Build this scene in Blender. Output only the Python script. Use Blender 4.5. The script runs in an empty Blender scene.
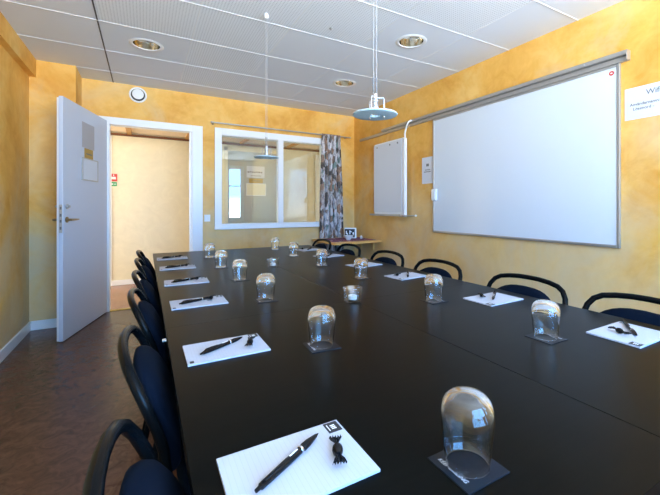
import bpy, bmesh, math, random
from mathutils import Vector, Matrix, Euler
random.seed(7)
sc = bpy.context.scene
COL = sc.collection
PI = math.pi
cos, sin = math.cos, math.sin

# ------------------------------------------------------------------ room sizes
XL, XR, YB, YR, ZC = -0.93, 2.76, 4.88, -1.35, 2.53      # left, right, back, rear, ceiling
TT = 0.73                                                # table top

# ------------------------------------------------------------------ materials
def mat(name, col, rough=0.5, metal=0.0, spec=0.5, trans=0.0, ior=1.45, coat=0.0, sheen=0.0, emis=None, estr=0.0):
    m = bpy.data.materials.new(name); m.use_nodes = True
    b = m.node_tree.nodes['Principled BSDF']
    b.inputs['Base Color'].default_value = (*col, 1)
    b.inputs['Roughness'].default_value = rough
    b.inputs['Metallic'].default_value = metal
    b.inputs['Specular IOR Level'].default_value = spec
    b.inputs['Transmission Weight'].default_value = trans
    b.inputs['IOR'].default_value = ior
    b.inputs['Coat Weight'].default_value = coat
    b.inputs['Sheen Weight'].default_value = sheen
    if emis:
        b.inputs['Emission Color'].default_value = (*emis, 1); b.inputs['Emission Strength'].default_value = estr
    return m
def nodes(m): return m.node_tree.nodes, m.node_tree.links, m.node_tree.nodes['Principled BSDF']
def ramp(N, stops):
    r = N.new('ShaderNodeValToRGB'); e = r.color_ramp.elements
    while len(e) < len(stops): e.new(0.5)
    for k, (p, c) in enumerate(stops): e[k].position = p; e[k].color = (*c, 1)
    return r
def objcoord(N, L, scale=(1,1,1)):
    t = N.new('ShaderNodeTexCoord'); mp = N.new('ShaderNodeMapping')
    mp.inputs['Scale'].default_value = scale
    L.new(t.outputs['Object'], mp.inputs['Vector']); return mp
def noise(N, L, vec, scale, detail=4, rough=0.5, dist=0.0):
    n = N.new('ShaderNodeTexNoise'); n.inputs['Scale'].default_value = scale
    n.inputs['Detail'].default_value = detail; n.inputs['Roughness'].default_value = rough
    n.inputs['Distortion'].default_value = dist
    L.new(vec.outputs[0], n.inputs['Vector']); return n
def mixc(N, L, fac, a, b, mode='MIX'):
    x = N.new('ShaderNodeMix'); x.data_type = 'RGBA'; x.blend_type = mode
    for s, v in ((0, fac), (6, a), (7, b)):
        if hasattr(v, 'is_output'): L.new(v, x.inputs[s])
        else: x.inputs[s].default_value = v if s == 0 else (*v, 1)
    return x.outputs[2]
def bump(N, L, b, h, strength, dist=0.01):
    u = N.new('ShaderNodeBump'); u.inputs['Strength'].default_value = strength; u.inputs['Distance'].default_value = dist
    L.new(h, u.inputs['Height']); L.new(u.outputs[0], b.inputs['Normal'])

def wall_paint(name, c1, c2, c3, pale_tone=None):
    m = mat(name, c1, 0.55, spec=0.3); N, L, b = nodes(m)
    mp = objcoord(N, L)
    n1 = noise(N, L, mp, 1.7, 5, 0.6, 0.6); n2 = noise(N, L, mp, 6.0, 6, 0.65, 1.2)
    r1 = ramp(N, [(0.36, c2), (0.49, c1), (0.62, c3)]); L.new(n1.outputs[0], r1.inputs[0])
    r2 = ramp(N, [(0.3, tuple(v*0.86 for v in c1)), (0.7, tuple(min(1, v*1.08) for v in c3))]); L.new(n2.outputs[0], r2.inputs[0])
    base = mixc(N, L, 0.4, r1.outputs[0], r2.outputs[0])
    if pale_tone:      # paler tone mixed in by noise, more of it towards the lower wall
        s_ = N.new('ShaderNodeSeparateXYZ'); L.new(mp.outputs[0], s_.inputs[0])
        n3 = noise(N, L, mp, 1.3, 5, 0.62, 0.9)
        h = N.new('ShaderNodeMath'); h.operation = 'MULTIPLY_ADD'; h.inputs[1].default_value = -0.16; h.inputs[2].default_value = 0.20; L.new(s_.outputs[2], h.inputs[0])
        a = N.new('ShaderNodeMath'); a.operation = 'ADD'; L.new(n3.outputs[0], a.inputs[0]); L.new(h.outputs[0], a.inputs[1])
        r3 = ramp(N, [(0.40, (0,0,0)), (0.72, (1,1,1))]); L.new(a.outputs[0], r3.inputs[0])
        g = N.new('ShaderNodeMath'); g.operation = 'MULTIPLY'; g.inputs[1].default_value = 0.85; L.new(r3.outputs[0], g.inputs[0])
        base = mixc(N, L, g.outputs[0], base, pale_tone)
    L.new(base, b.inputs['Base Color'])
    bump(N, L, b, n2.outputs[0], 0.12)
    return m
M = {}
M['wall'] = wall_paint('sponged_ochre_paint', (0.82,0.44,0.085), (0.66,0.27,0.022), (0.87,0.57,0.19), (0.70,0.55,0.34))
M['hallwall'] = wall_paint('pale_yellow_paint', (0.80,0.74,0.54), (0.79,0.73,0.53), (0.81,0.75,0.555))
M['beige'] = mat('plain_rear_paint', (0.80,0.66,0.42), 0.7)
M['white'] = mat('white_gloss_paint', (0.85,0.87,0.90), 0.3)
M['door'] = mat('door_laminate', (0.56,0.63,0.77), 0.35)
M['tile'] = mat('ceiling_tile_plain', (0.79,0.84,0.93), 0.8)
M['grid'] = mat('ceiling_grid_white', (0.88,0.90,0.93), 0.5)
M['gap'] = mat('ceiling_dark_gap', (0.10,0.10,0.11), 0.7)
def perforated():
    m = mat('ceiling_tile_perforated', (0.66,0.67,0.70), 0.8); N, L, b = nodes(m)
    mp = objcoord(N, L, (1,1,1)); s = N.new('ShaderNodeSeparateXYZ'); L.new(mp.outputs[0], s.inputs[0])
    def cell(o):
        a = N.new('ShaderNodeMath'); a.operation = 'MULTIPLY'; a.inputs[1].default_value = 1/0.02; L.new(o, a.inputs[0])
        f = N.new('ShaderNodeMath'); f.operation = 'FRACT'; L.new(a.outputs[0], f.inputs[0])
        d = N.new('ShaderNodeMath'); d.operation = 'SUBTRACT'; d.inputs[1].default_value = 0.5; L.new(f.outputs[0], d.inputs[0])
        q = N.new('ShaderNodeMath'); q.operation = 'POWER'; q.inputs[1].default_value = 2; L.new(d.outputs[0], q.inputs[0]); return q
    a = N.new('ShaderNodeMath'); a.operation = 'ADD'; L.new(cell(s.outputs[0]).outputs[0], a.inputs[0]); L.new(cell(s.outputs[1]).outputs[0], a.inputs[1])
    g = N.new('ShaderNodeMath'); g.operation = 'GREATER_THAN'; g.inputs[1].default_value = 0.055; L.new(a.outputs[0], g.inputs[0])
    L.new(mixc(N, L, g.outputs[0], (0.62,0.66,0.73), (0.85,0.90,0.97)), b.inputs['Base Color']); return m
M['perf'] = perforated()
def floor_mat(name, c1, c2):
    m = mat(name, c1, 0.25, spec=0.38); N, L, b = nodes(m); mp = objcoord(N, L)
    n1 = noise(N, L, mp, 14, 6, 0.65, 1.5); n2 = noise(N, L, mp, 2.2, 4, 0.5)
    r = ramp(N, [(0.3, c1), (0.7, c2)]); L.new(n1.outputs[0], r.inputs[0])
    r2 = ramp(N, [(0.3, (0.8,0.8,0.8)), (0.7, (1,1,1))]); L.new(n2.outputs[0], r2.inputs[0])
    L.new(mixc(N, L, 1.0, r.outputs[0], r2.outputs[0], 'MULTIPLY'), b.inputs['Base Color'])
    n3 = noise(N, L, mp, 28, 4, 0.6, 2.0)
    bump(N, L, b, n3.outputs[0], 0.12, 0.01); return m
M['floor'] = floor_mat('brown_linoleum', (0.070,0.029,0.018), (0.185,0.088,0.055))
M['hallfloor'] = floor_mat('hall_linoleum', (0.24,0.12,0.075), (0.33,0.17,0.11))
def table_mat():
    m = mat('black_brown_desk_laminate', (0.018,0.015,0.012), 0.30, spec=0.07); N, L, b = nodes(m)
    mp = objcoord(N, L, (1, 14, 1)); n = noise(N, L, mp, 5, 5, 0.6)
    r = ramp(N, [(0.35, (0.0014,0.0018,0.0016)), (0.7, (0.0030,0.0030,0.0024))]); L.new(n.outputs[0], r.inputs[0])
    L.new(r.outputs[0], b.inputs['Base Color'])
    return m
M['desk'] = table_mat()
M['tube'] = mat('black_powder_coated_tube', (0.003,0.004,0.005), 0.24, spec=0.10)
def fabric(name, c):
    m = mat(name, c, 0.95, spec=0.1); N, L, b = nodes(m); mp = objcoord(N, L)
    n = noise(N, L, mp, 400, 2); bump(N, L, b, n.outputs[0], 0.3, 0.002); return m
M['fabric'] = fabric('navy_upholstery', (0.0014,0.0045,0.012))
M['blackplastic'] = mat('black_plastic', (0.004,0.004,0.005), 0.25, spec=0.25)
M['chrome'] = mat('polished_metal', (0.75,0.75,0.76), 0.15, metal=1)
M['alu'] = mat('brushed_aluminium', (0.48,0.48,0.47), 0.38, metal=0.7)
M['brass'] = mat('dull_brass', (0.35,0.27,0.16), 0.3, metal=1)
M['reflector'] = mat('gold_tinted_reflector', (0.95,0.90,0.78), 0.12, metal=1)
M['wb'] = mat('whiteboard_enamel', (0.70,0.77,0.86), 0.12, spec=0.4)
M['paper'] = mat('white_paper', (0.68,0.72,0.80), 0.7)
M['greypaper'] = mat('grey_paper', (0.40,0.40,0.44), 0.6)
M['ink'] = mat('black_ink', (0.02,0.02,0.025), 0.6)
M['greyink'] = mat('grey_ink', (0.16,0.17,0.18), 0.6)
M['whiteink'] = mat('white_ink', (0.85,0.87,0.9), 0.6)
M['ochre'] = mat('ochre_sign', (0.42,0.27,0.06), 0.5)
M['palesign'] = mat('pale_cream_sheet', (0.82,0.78,0.58), 0.6)
M['red'] = mat('red_sign', (0.55,0.05,0.04), 0.5)
M['green'] = mat('green_sign', (0.05,0.35,0.12), 0.5)
M['wax'] = mat('white_wax', (0.85,0.86,0.88), 0.5)
M['coaster'] = mat('dark_card_coaster', (0.005,0.009,0.016), 0.4, spec=0.2)
M['wood'] = mat('birch_edge', (0.78,0.43,0.13), 0.4)
M['hallwood'] = mat('hall_ceiling_panel', (0.82,0.66,0.48), 0.6)
M['hallbeam'] = mat('hall_wood_beam', (0.50,0.25,0.07), 0.5)
M['hallbrown'] = mat('hall_dark_brown_trim', (0.16,0.06,0.02), 0.5)
M['yellow'] = mat('yellow_threshold_strip', (0.75,0.52,0.10), 0.4)
M['ceramic'] = mat('white_ceramic', (0.78,0.80,0.84), 0.2)
M['lampmetal'] = mat('satin_lamp_metal', (0.45,0.46,0.48), 0.35, metal=0.5)
M['cable'] = mat('grey_lamp_cable', (0.42,0.43,0.45), 0.6)
M['frosted'] = mat('blue_frosted_glass', (0.62,0.84,0.98), 0.45, trans=0.3)
M['halldoor'] = mat('grey_hall_door_laminate', (0.42,0.46,0.45), 0.4)
M['clearglass'] = mat('clear_drinking_glass', (0.98,0.99,1), 0.0, trans=1.0, ior=1.48)
M['bulb'] = mat('unlit_bulb_glass', (0.92,0.92,0.90), 0.15)
def schlick(N, L, f0):
    lw = N.new('ShaderNodeLayerWeight'); lw.inputs[0].default_value = 0.5
    p = N.new('ShaderNodeMath'); p.operation = 'POWER'; p.inputs[1].default_value = 5; L.new(lw.outputs['Facing'], p.inputs[0])
    a = N.new('ShaderNodeMath'); a.operation = 'MULTIPLY_ADD'; a.inputs[1].default_value = 1-f0; a.inputs[2].default_value = f0; L.new(p.outputs[0], a.inputs[0]); return a
def pane():
    m = bpy.data.materials.new('window_pane_glass'); m.use_nodes = True; N, L = m.node_tree.nodes, m.node_tree.links
    N.remove(N['Principled BSDF']); out = N['Material Output']
    t = N.new('ShaderNodeBsdfTransparent'); t.inputs[0].default_value = (0.90,0.94,0.93,1)
    g = N.new('ShaderNodeBsdfGlossy'); g.inputs['Roughness'].default_value = 0.0
    f = schlick(N, L, 0.075)
    x = N.new('ShaderNodeMixShader'); L.new(f.outputs[0], x.inputs[0]); L.new(t.outputs[0], x.inputs[1]); L.new(g.outputs[0], x.inputs[2])
    L.new(x.outputs[0], out.inputs[0]); return m
M['pane'] = pane()
def thin():
    m = bpy.data.materials.new('thin_cup_glass'); m.use_nodes = True; N, L = m.node_tree.nodes, m.node_tree.links
    N.remove(N['Principled BSDF']); out = N['Material Output']
    t = N.new('ShaderNodeBsdfTransparent'); t.inputs[0].default_value = (0.95,0.97,0.98,1)
    g = N.new('ShaderNodeBsdfGlossy'); g.inputs['Roughness'].default_value = 0.02
    f = schlick(N, L, 0.15)
    x = N.new('ShaderNodeMixShader'); L.new(f.outputs[0], x.inputs[0]); L.new(t.outputs[0], x.inputs[1]); L.new(g.outputs[0], x.inputs[2])
    L.new(x.outputs[0], out.inputs[0]); return m
M['thin'] = thin()
def ruled():
    m = mat('ruled_pad_paper', (0.80,0.83,0.90), 0.6); N, L, b = nodes(m); mp = objcoord(N, L)
    s = N.new('ShaderNodeSeparateXYZ'); L.new(mp.outputs[0], s.inputs[0])
    a = N.new('ShaderNodeMath'); a.operation = 'MULTIPLY'; a.inputs[1].default_value = 1/0.0085; L.new(s.outputs[0], a.inputs[0])
    f = N.new('ShaderNodeMath'); f.operation = 'FRACT'; L.new(a.outputs[0], f.inputs[0])
    g = N.new('ShaderNodeMath'); g.operation = 'LESS_THAN'; g.inputs[1].default_value = 0.07; L.new(f.outputs[0], g.inputs[0])
    L.new(mixc(N, L, g.outputs[0], (0.42,0.45,0.53), (0.36,0.39,0.47)), b.inputs['Base Color']); return m
M['pad'] = ruled()
def curtain_mat():
    m = mat('printed_curtain_cloth', (0.6,0.6,0.6), 0.85); N, L, b = nodes(m)
    mp = objcoord(N, L, (30, 6, 11)); n = N.new('ShaderNodeTexVoronoi'); n.inputs['Scale'].default_value = 1.0
    L.new(mp.outputs[0], n.inputs['Vector'])
    sp = N.new('ShaderNodeSeparateColor'); L.new(n.outputs['Color'], sp.inputs[0])
    r = ramp(N, [(0.0,(0.62,0.60,0.64)), (0.25,(0.48,0.43,0.42)), (0.45,(0.15,0.13,0.12)), (0.58,(0.36,0.24,0.18)), (0.72,(0.24,0.33,0.31)), (0.80,(0.70,0.69,0.74))])
    r.color_ramp.interpolation = 'CONSTANT'; L.new(sp.outputs[0], r.inputs[0])
    mp2 = objcoord(N, L, (40, 10, 9)); n2 = noise(N, L, mp2, 2.0, 5, 0.7)
    r2 = ramp(N, [(0.40, (0.12,0.12,0.12)), (0.52, (1,1,1))]); L.new(n2.outputs[0], r2.inputs[0])
    L.new(mixc(N, L, 0.7, r.outputs[0], r2.outputs[0], 'MULTIPLY'), b.inputs['Base Color']); return m
M['curtain'] = curtain_mat()
def cloth_mat():
    m = mat('red_patterned_cloth', (0.25,0.08,0.12), 0.9); N, L, b = nodes(m); mp = objcoord(N, L)
    v = N.new('ShaderNodeTexVoronoi'); v.inputs['Scale'].default_value = 30; L.new(mp.outputs[0], v.inputs['Vector'])
    sp = N.new('ShaderNodeSeparateColor'); L.new(v.outputs['Color'], sp.inputs[0])
    r = ramp(N, [(0.0,(0.22,0.05,0.09)), (0.5,(0.30,0.10,0.18)), (0.7,(0.10,0.08,0.16)), (0.88,(0.45,0.38,0.42))])
    r.color_ramp.interpolation = 'CONSTANT'; L.new(sp.outputs[0], r.inputs[0]); L.new(r.outputs[0], b.inputs['Base Color']); return m
M['cloth'] = cloth_mat()

# ------------------------------------------------------------------ mesh helpers
class MB:
    def __init__(s): s.v = []; s.f = []; s.mi = []; s.mats = []
    def _m(s, m):
        if m is None: return 0
        if m not in s.mats: s.mats.append(m)
        return s.mats.index(m)
    def add(s, vs, fs, m=None):
        o = len(s.v); s.v += [tuple(v) for v in vs]; k = s._m(m)
        for f in fs: s.f.append(tuple(o+i for i in f)); s.mi.append(k)
        return s
    def box(s, x0, x1, y0, y1, z0, z1, m=None, bev=0.0, mx=None):
        x0, x1 = sorted((x0, x1)); y0, y1 = sorted((y0, y1)); z0, z1 = sorted((z0, z1))
        bm = bmesh.new(); bmesh.ops.create_cube(bm, size=1)
        for v in bm.verts: v.co = Vector(((x0+x1)/2+v.co.x*(x1-x0), (y0+y1)/2+v.co.y*(y1-y0), (z0+z1)/2+v.co.z*(z1-z0)))
        if bev: bmesh.ops.bevel(bm, geom=list(bm.edges), offset=bev, segments=2, profile=0.5, affect='EDGES')
        if mx is not None: bm.transform(mx)
        bm.verts.index_update()
        s.add([v.co.copy() for v in bm.verts], [[v.index for v in f.verts] for f in bm.faces], m); bm.free(); return s
    def tube(s, pts, r, n=10, m=None, closed=False, cap=True):
        P_ = [Vector(p) for p in pts]; k = len(P_)
        rr = r if isinstance(r, (list, tuple)) else [r]*k
        def tan(i):
            if closed: return (P_[(i+1) % k]-P_[i-1]).normalized()
            a = P_[max(0, i-1)]; b = P_[min(k-1, i+1)]; return (b-a).normalized()
        t = tan(0); up = Vector((0,0,1)) if abs(t.z) < .9 else Vector((1,0,0)); nrm = t.cross(up).normalized()
        vs = []; prev = t
        for i in range(k):
            t = tan(i); q = prev.rotation_difference(t); nrm = (q @ nrm); nrm = (nrm-t*nrm.dot(t)).normalized(); bn = t.cross(nrm); prev = t
            for j in range(n):
                a = 2*PI*j/n; vs.append(P_[i]+(nrm*cos(a)+bn*sin(a))*rr[i])
        fs = []
        for i in range(k if closed else k-1):
            a = i*n; b = ((i+1) % k)*n
            for j in range(n): j2 = (j+1) % n; fs.append((a+j, b+j, b+j2, a+j2)[::-1])
        if cap and not closed: fs.append(tuple(range(n))[::-1]); fs.append(tuple((k-1)*n+j for j in range(n)))
        return s.add(vs, fs, m)
    def lathe(s, prof, n=32, m=None, mx=None):
        # profile (r, z), outside going up; ends with r == 0 close in a point
        vs = []; idx = []
        for r, z in prof:
            if r < 1e-7: idx.append([len(vs)]); vs.append(Vector((0,0,z)))
            else:
                idx.append(list(range(len(vs), len(vs)+n)))
                for j in range(n): vs.append(Vector((r*cos(2*PI*j/n), r*sin(2*PI*j/n), z)))
        fs = []
        for a, b in zip(idx, idx[1:]):
            for j in range(n):
                j2 = (j+1) % n
                if len(a) == 1 and len(b) == 1: continue
                if len(a) == 1: fs.append((a[0], b[j2], b[j]))
                elif len(b) == 1: fs.append((a[j], a[j2], b[0]))
                else: fs.append((a[j], a[j2], b[j2], b[j]))
        if mx is not None: vs = [mx @ v for v in vs]
        return s.add(vs, fs, m)
    def prism(s, poly, z0, z1, m=None, mx=None):
        n = len(poly); vs = [Vector((x, y, z0)) for x, y in poly]+[Vector((x, y, z1)) for x, y in poly]
        fs = [tuple(range(n))[::-1], tuple(range(n, 2*n))]+[(i, (i+1) % n, n+(i+1) % n, n+i) for i in range(n)]
        if mx is not None: vs = [mx @ v for v in vs]
        return s.add(vs, fs, m)
    def build(s, name, m=None, parent=None, smooth=False, loc=None, angle=0.6):
        me = bpy.data.meshes.new(name); me.from_pydata(s.v, [], s.f)
        ms = s.mats if s.mats else [m]
        for x in ms: me.materials.append(x)
        for p, k in zip(me.polygons, s.mi): p.material_index = k; p.use_smooth = smooth
        bm = bmesh.new(); bm.from_mesh(me); bmesh.ops.recalc_face_normals(bm, faces=bm.faces)
        if smooth:
            for e in bm.edges:
                if len(e.link_faces) == 2 and e.calc_face_angle(0) > angle: e.smooth = False
        bm.to_mesh(me); bm.free(); me.update()
        o = bpy.data.objects.new(name, me); COL.objects.link(o)
        if loc is not None: o.location = loc
        if parent is not None: o.parent = parent
        return o
def empty(name, loc=(0,0,0), rz=0.0):
    o = bpy.data.objects.new(name, None); o.empty_display_size = 0.05; COL.objects.link(o)
    o.location = loc; o.rotation_euler = (0,0,rz); return o
def tag(o, label=None, cat=None, group=None, kind=None):
    if label: o['label'] = label
    if cat: o['category'] = cat
    if group: o['group'] = group
    if kind: o['kind'] = kind
    return o
def struct(o, label=None, cat=None): return tag(o, label, cat, kind='structure')
def copy_tree(o, parent=None):
    c = o.copy(); COL.objects.link(c)
    if parent is not None: c.parent = parent
    for ch in list(o.children): copy_tree(ch, c)
    return c
def text(body, size, m, name, parent, mx, shear=0.0, align='LEFT', ext=0.0003, bold=0.0):
    cu = bpy.data.curves.new('txt', 'FONT'); cu.body = body; cu.size = size; cu.shear = shear; cu.align_x = align
    cu.extrude = ext; cu.offset = bold
    t = bpy.data.objects.new('txt', cu); COL.objects.link(t)
    bpy.context.view_layer.update()
    me = bpy.data.meshes.new_from_object(t.evaluated_get(bpy.context.evaluated_depsgraph_get()))
    bpy.data.objects.remove(t); bpy.data.curves.remove(cu)
    me.transform(mx); me.materials.clear(); me.materials.append(m)
    o = bpy.data.objects.new(name, me); COL.objects.link(o)
    if parent is not None: o.parent = parent
    return o
def frame_mx(origin, xa, ya):
    xa = Vector(xa).normalized(); ya = Vector(ya).normalized(); za = xa.cross(ya)
    m = Matrix((xa, ya, za)).transposed().to_4x4(); m.translation = Vector(origin); return m

# ------------------------------------------------------------------ shell
def wall_with_holes(u0, u1, z0, z1, holes, mk, m):
    # boxes around rectangular openings, mk(u0,u1,z0,z1) -> box limits
    b = MB(); us = sorted({u0, u1, *[h[0] for h in holes], *[h[1] for h in holes]})
    for a, c in zip(us, us[1:]):
        hs = sorted([(h[2], h[3]) for h in holes if h[0] <= a+1e-6 and h[1] >= c-1e-6]); z = z0
        for h0, h1 in hs:
            if h0 > z+1e-6: b.box(*mk(a, c, z, h0), m)
            z = h1
        if z < z1-1e-6: b.box(*mk(a, c, z, z1), m)
    return b
struct(MB().box(XL-0.1, XR+0.1, YR-0.1, YB+0.02, -0.1, 0, M['floor']).build('floor'), 'brown marbled linoleum floor of the meeting room', 'floor')
struct(MB().box(-3.0, 5.2, YB+0.02, 6.55, -0.1, 0, M['hallfloor']).build('floor_hall'), 'lighter reddish brown floor of the hallway beyond the doorway', 'floor')
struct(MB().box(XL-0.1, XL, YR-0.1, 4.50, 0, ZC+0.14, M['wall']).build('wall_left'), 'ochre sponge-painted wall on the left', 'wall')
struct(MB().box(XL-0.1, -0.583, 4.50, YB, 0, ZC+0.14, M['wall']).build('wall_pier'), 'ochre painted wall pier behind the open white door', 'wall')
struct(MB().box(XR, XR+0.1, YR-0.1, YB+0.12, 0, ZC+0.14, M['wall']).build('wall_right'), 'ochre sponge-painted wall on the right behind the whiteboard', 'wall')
DX0, DX1, DZ = -0.36, 0.505, 2.075             # door opening
WX0, WX1, WZ0, WZ1 = 0.80, 2.33, 0.90, 2.10       # inner window opening
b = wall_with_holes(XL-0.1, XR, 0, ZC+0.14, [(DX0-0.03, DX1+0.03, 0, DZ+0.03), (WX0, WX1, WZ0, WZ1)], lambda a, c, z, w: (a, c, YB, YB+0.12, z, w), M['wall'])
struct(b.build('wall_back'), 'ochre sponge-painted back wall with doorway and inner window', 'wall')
RW = [(-0.30, 1.60, 0.80, 2.42), (2.08, 2.48, 0.80, 2.30)]
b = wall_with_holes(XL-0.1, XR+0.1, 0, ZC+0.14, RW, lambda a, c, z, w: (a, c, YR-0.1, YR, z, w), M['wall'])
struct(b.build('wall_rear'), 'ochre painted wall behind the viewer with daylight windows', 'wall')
# hall
struct(MB().box(-3.0, 5.2, 6.45, 6.55, 0, 2.5, M['hallwall']).build('wall_hall_far'), 'pale yellow hallway wall seen through the doorway', 'wall')
struct(MB().box(-3.1, -3.0, YB, 6.55, 0, 2.5, M['hallwall']).build('wall_hall_left'), 'pale yellow left end wall of the hallway', 'wall')
struct(MB().box(5.2, 5.3, YB, 6.55, 0, 2.5, M['hallwall']).build('wall_hall_right'), 'pale yellow right end wall of the hallway', 'wall')
b = MB(); b.box(-3.0, XL-0.1, YB, YB+0.12, 0, 2.5, M['hallwall']); b.box(XR+0.1, 5.2, YB, YB+0.12, 0, 2.5, M['hallwall'])
struct(b.build('wall_hall_near'), 'pale yellow hallway wall beside the meeting room', 'wall')
struct(MB().box(-3.0, 5.2, YB+0.12, 6.45, 2.25, 2.35, M['hallwood']).build('ceiling_hall'), 'tan panelled hallway ceiling', 'ceiling')
k = 1
for x in (-2.1, -1.15, -0.20, 0.58, 1.42, 2.25, 3.1, 3.9, 4.7):
    struct(MB().box(x-0.03, x+0.03, YB+0.12, 6.42, 2.225, 2.25, M['hallbeam']).build('trim_%d' % k), 'orange brown wooden strip crossing the hallway ceiling', 'trim'); k += 1
struct(MB().box(-3.0, 5.2, 6.42, 6.45, 2.20, 2.232, M['hallbrown']).build('trim_%d' % k), 'dark brown moulding along the top of the hallway wall', 'trim'); k += 1
struct(MB().box(DX0, DX1, YB-0.005, YB+0.04, 0, 0.006, M['yellow']).build('trim_%d' % k), 'yellow threshold strip on the floor of the doorway', 'threshold'); k += 1
struct(MB().box(-0.50, -0.42, 6.442, 6.45, 0.07, 2.19, M['white']).build('trim_%d' % k), 'narrow white vertical strip on the hallway wall', 'trim'); k += 1
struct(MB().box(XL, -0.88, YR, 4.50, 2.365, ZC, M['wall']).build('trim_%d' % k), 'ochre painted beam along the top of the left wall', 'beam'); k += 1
# baseboards
struct(MB().box(XL, XL+0.014, YR, 4.486, 0, 0.085, M['white'], 0.002).build('baseboard_left'), 'white baseboard along the left wall', 'baseboard')
struct(MB().box(XL, -0.57, 4.486, 4.50, 0, 0.085, M['white'], 0.002).build('baseboard_pier'), 'white baseboard on the wall pier behind the door', 'baseboard')
struct(MB().box(0.625, XR-0.014, YB-0.014, YB, 0, 0.085, M['white'], 0.002).build('baseboard_back'), 'white baseboard below the inner window', 'baseboard')
struct(MB().box(XR-0.014, XR, YR, YB-0.014, 0, 0.085, M['white'], 0.002).build('baseboard_right'), 'white baseboard along the right wall', 'baseboard')
b = MB(); b.box(-3.0, 1.13, 6.436, 6.45, 0, 0.075, M['white'], 0.002); b.box(2.12, 2.80, 6.436, 6.45, 0, 0.075, M['white'], 0.002)
struct(b.build('baseboard_hall'), 'white baseboard along the hallway wall', 'baseboard')

# ceiling : tile field with grid, perforated tiles and round holes for the downlights
PXT, PYT = 0.635, 0.597
xs = [XL, -0.303] + [-0.303+PXT*i for i in range(1, 5)] + [XR]
ys = []; y = 3.312
while y > YR: y -= PYT
ys = [YR]; y += PYT
while y < YB-0.02: ys.append(y); y += PYT
ys.append(YB)
HOLES = {}
def hole_center(cx, cy): return (cx, cy)
DL = [(0.012, 3.61), (1.915, 2.42), (1.915, 3.61), (0.012, 2.42), (0.012, 1.22), (1.915, 1.22), (0.012, 0.02), (1.915, 0.02)]
cb = MB(); RH = 0.108
for i in range(len(xs)-1):
    for j in range(len(ys)-1):
        x0, x1, y0, y1 = xs[i], xs[i+1], ys[j], ys[j+1]
        yc = (y0+y1)/2
        hole = [d for d in DL if x0 < d[0] < x1 and y0 < d[1] < y1]
        perf = (i == 1 and yc < 3.3) or (i == 2) or (i == 3 and yc < 2.72) or (i == 4 and yc < 2.1)
        perf = perf and not hole and yc < 4.6
        mm = M['perf'] if perf else M['tile']
        if hole:
            cx, cy = hole[0]; n = 48; vs = []; 
            for q in range(n):
                a = 2*PI*q/n; dx, dy = cos(a), sin(a)
                tt = min((x1-cx)/dx if dx > 1e-9 else ((x0-cx)/dx if dx < -1e-9 else 9), (y1-cy)/dy if dy > 1e-9 else ((y0-cy)/dy if dy < -1e-9 else 9))
                vs.append(Vector((cx+dx*RH, cy+dy*RH, ZC))); vs.append(Vector((cx+dx*tt, cy+dy*tt, ZC)))
            fs = [(2*q, 2*q+1, 2*((q+1) % n)+1, 2*((q+1) % n)) for q in range(n)]
            cb.add(vs, fs, mm)
            for qx in (x0, x1):
                for qy in (y0, y1):
                    # fill the corner slivers
                    a = math.atan2(qy-cy, qx-cx) % (2*PI); q = int(a/(2*PI)*n)
                    cb.add([vs[2*q+1], Vector((qx, qy, ZC)), vs[2*((q+1) % n)+1]], [(0,1,2)], mm)
        else:
            cb.add([(x0,y0,ZC),(x1,y0,ZC),(x1,y1,ZC),(x0,y1,ZC)], [(0,1,2,3)], mm)
for x in xs[2:-1]: cb.box(x-0.0022, x+0.0022, YR, YB, ZC-0.0025, ZC-0.0005, M['grid'])
cb.box(-0.308, -0.298, YR, YB, ZC-0.0025, ZC-0.0005, M['gap'])
for y in ys[1:-1]: cb.box(XL, XR, y-(0.0038 if y < 3.5 else 0.0016), y+(0.0038 if y < 3.5 else 0.0016), ZC-0.003, ZC-0.0005, M['grid'] if y < 3.5 else M['tile'])
cb.box(XL-0.1, XR+0.1, YR-0.1, YB+0.12, ZC+0.14, ZC+0.2, M['gap'])
ceil = struct(cb.build('ceiling'), 'suspended ceiling of pale grey square tiles', 'ceiling')
# keep tile faces pointing down
bm = bmesh.new(); bm.from_mesh(ceil.data)
for f in bm.faces:
    if all(abs(v.co.z-ZC) < 1e-5 for v in f.verts) and f.normal.z > 0: f.normal_flip()
bm.to_mesh(ceil.data); bm.free()

# ------------------------------------------------------------------ windows and doors of the setting
w = struct(empty('window_1', (1.475, YB, 0.88)), 'white framed two-pane inner window in the back wall', 'window')
def rel(o): return o.location.copy()
def P_(b, name, m, par, **kw):                      # build a part from world-space geometry
    o = b.build(name, m, par, **kw); o.matrix_parent_inverse = Matrix.Identity(4)
    inv = Matrix.Translation(-par.location); r = Matrix.Rotation(-par.rotation_euler.z, 4, 'Z')
    o.data.transform(r @ inv); return o
b = MB(); W = M['white']
b.box(0.751, 0.834, YB-0.022, YB, 0.885, 2.145, W, .003); b.box(2.24, 2.32, YB-0.022, YB, 0.885, 2.145, W, .003)
b.box(0.834, 2.24, YB-0.022, YB, 2.062, 2.145, W, .003); b.box(0.834, 2.24, YB-0.022, YB, 0.885, 0.937, W, .003)
b.box(0.80, 0.838, YB, YB+0.12, 0.90, 2.10, W); b.box(2.235, 2.33, YB, YB+0.12, 0.90, 2.10, W)
b.box(0.838, 2.235, YB, YB+0.12, 2.058, 2.10, W); b.box(0.838, 2.235, YB, YB+0.12, 0.90, 0.937, W)
P_(b, 'window_frame', W, w)
P_(MB().box(1.562, 1.636, YB-0.022, YB+0.06, 0.937, 2.062, W, .004), 'mullion', W, w)
P_(MB().box(0.745, 2.325, YB-0.045, YB-0.022, 0.868, 0.888, W, .003), 'window_sill', W, w)
P_(MB().box(0.838, 1.562, YB+0.025, YB+0.0251, 0.937, 2.058), 'pane', M['pane'], w)
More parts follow.
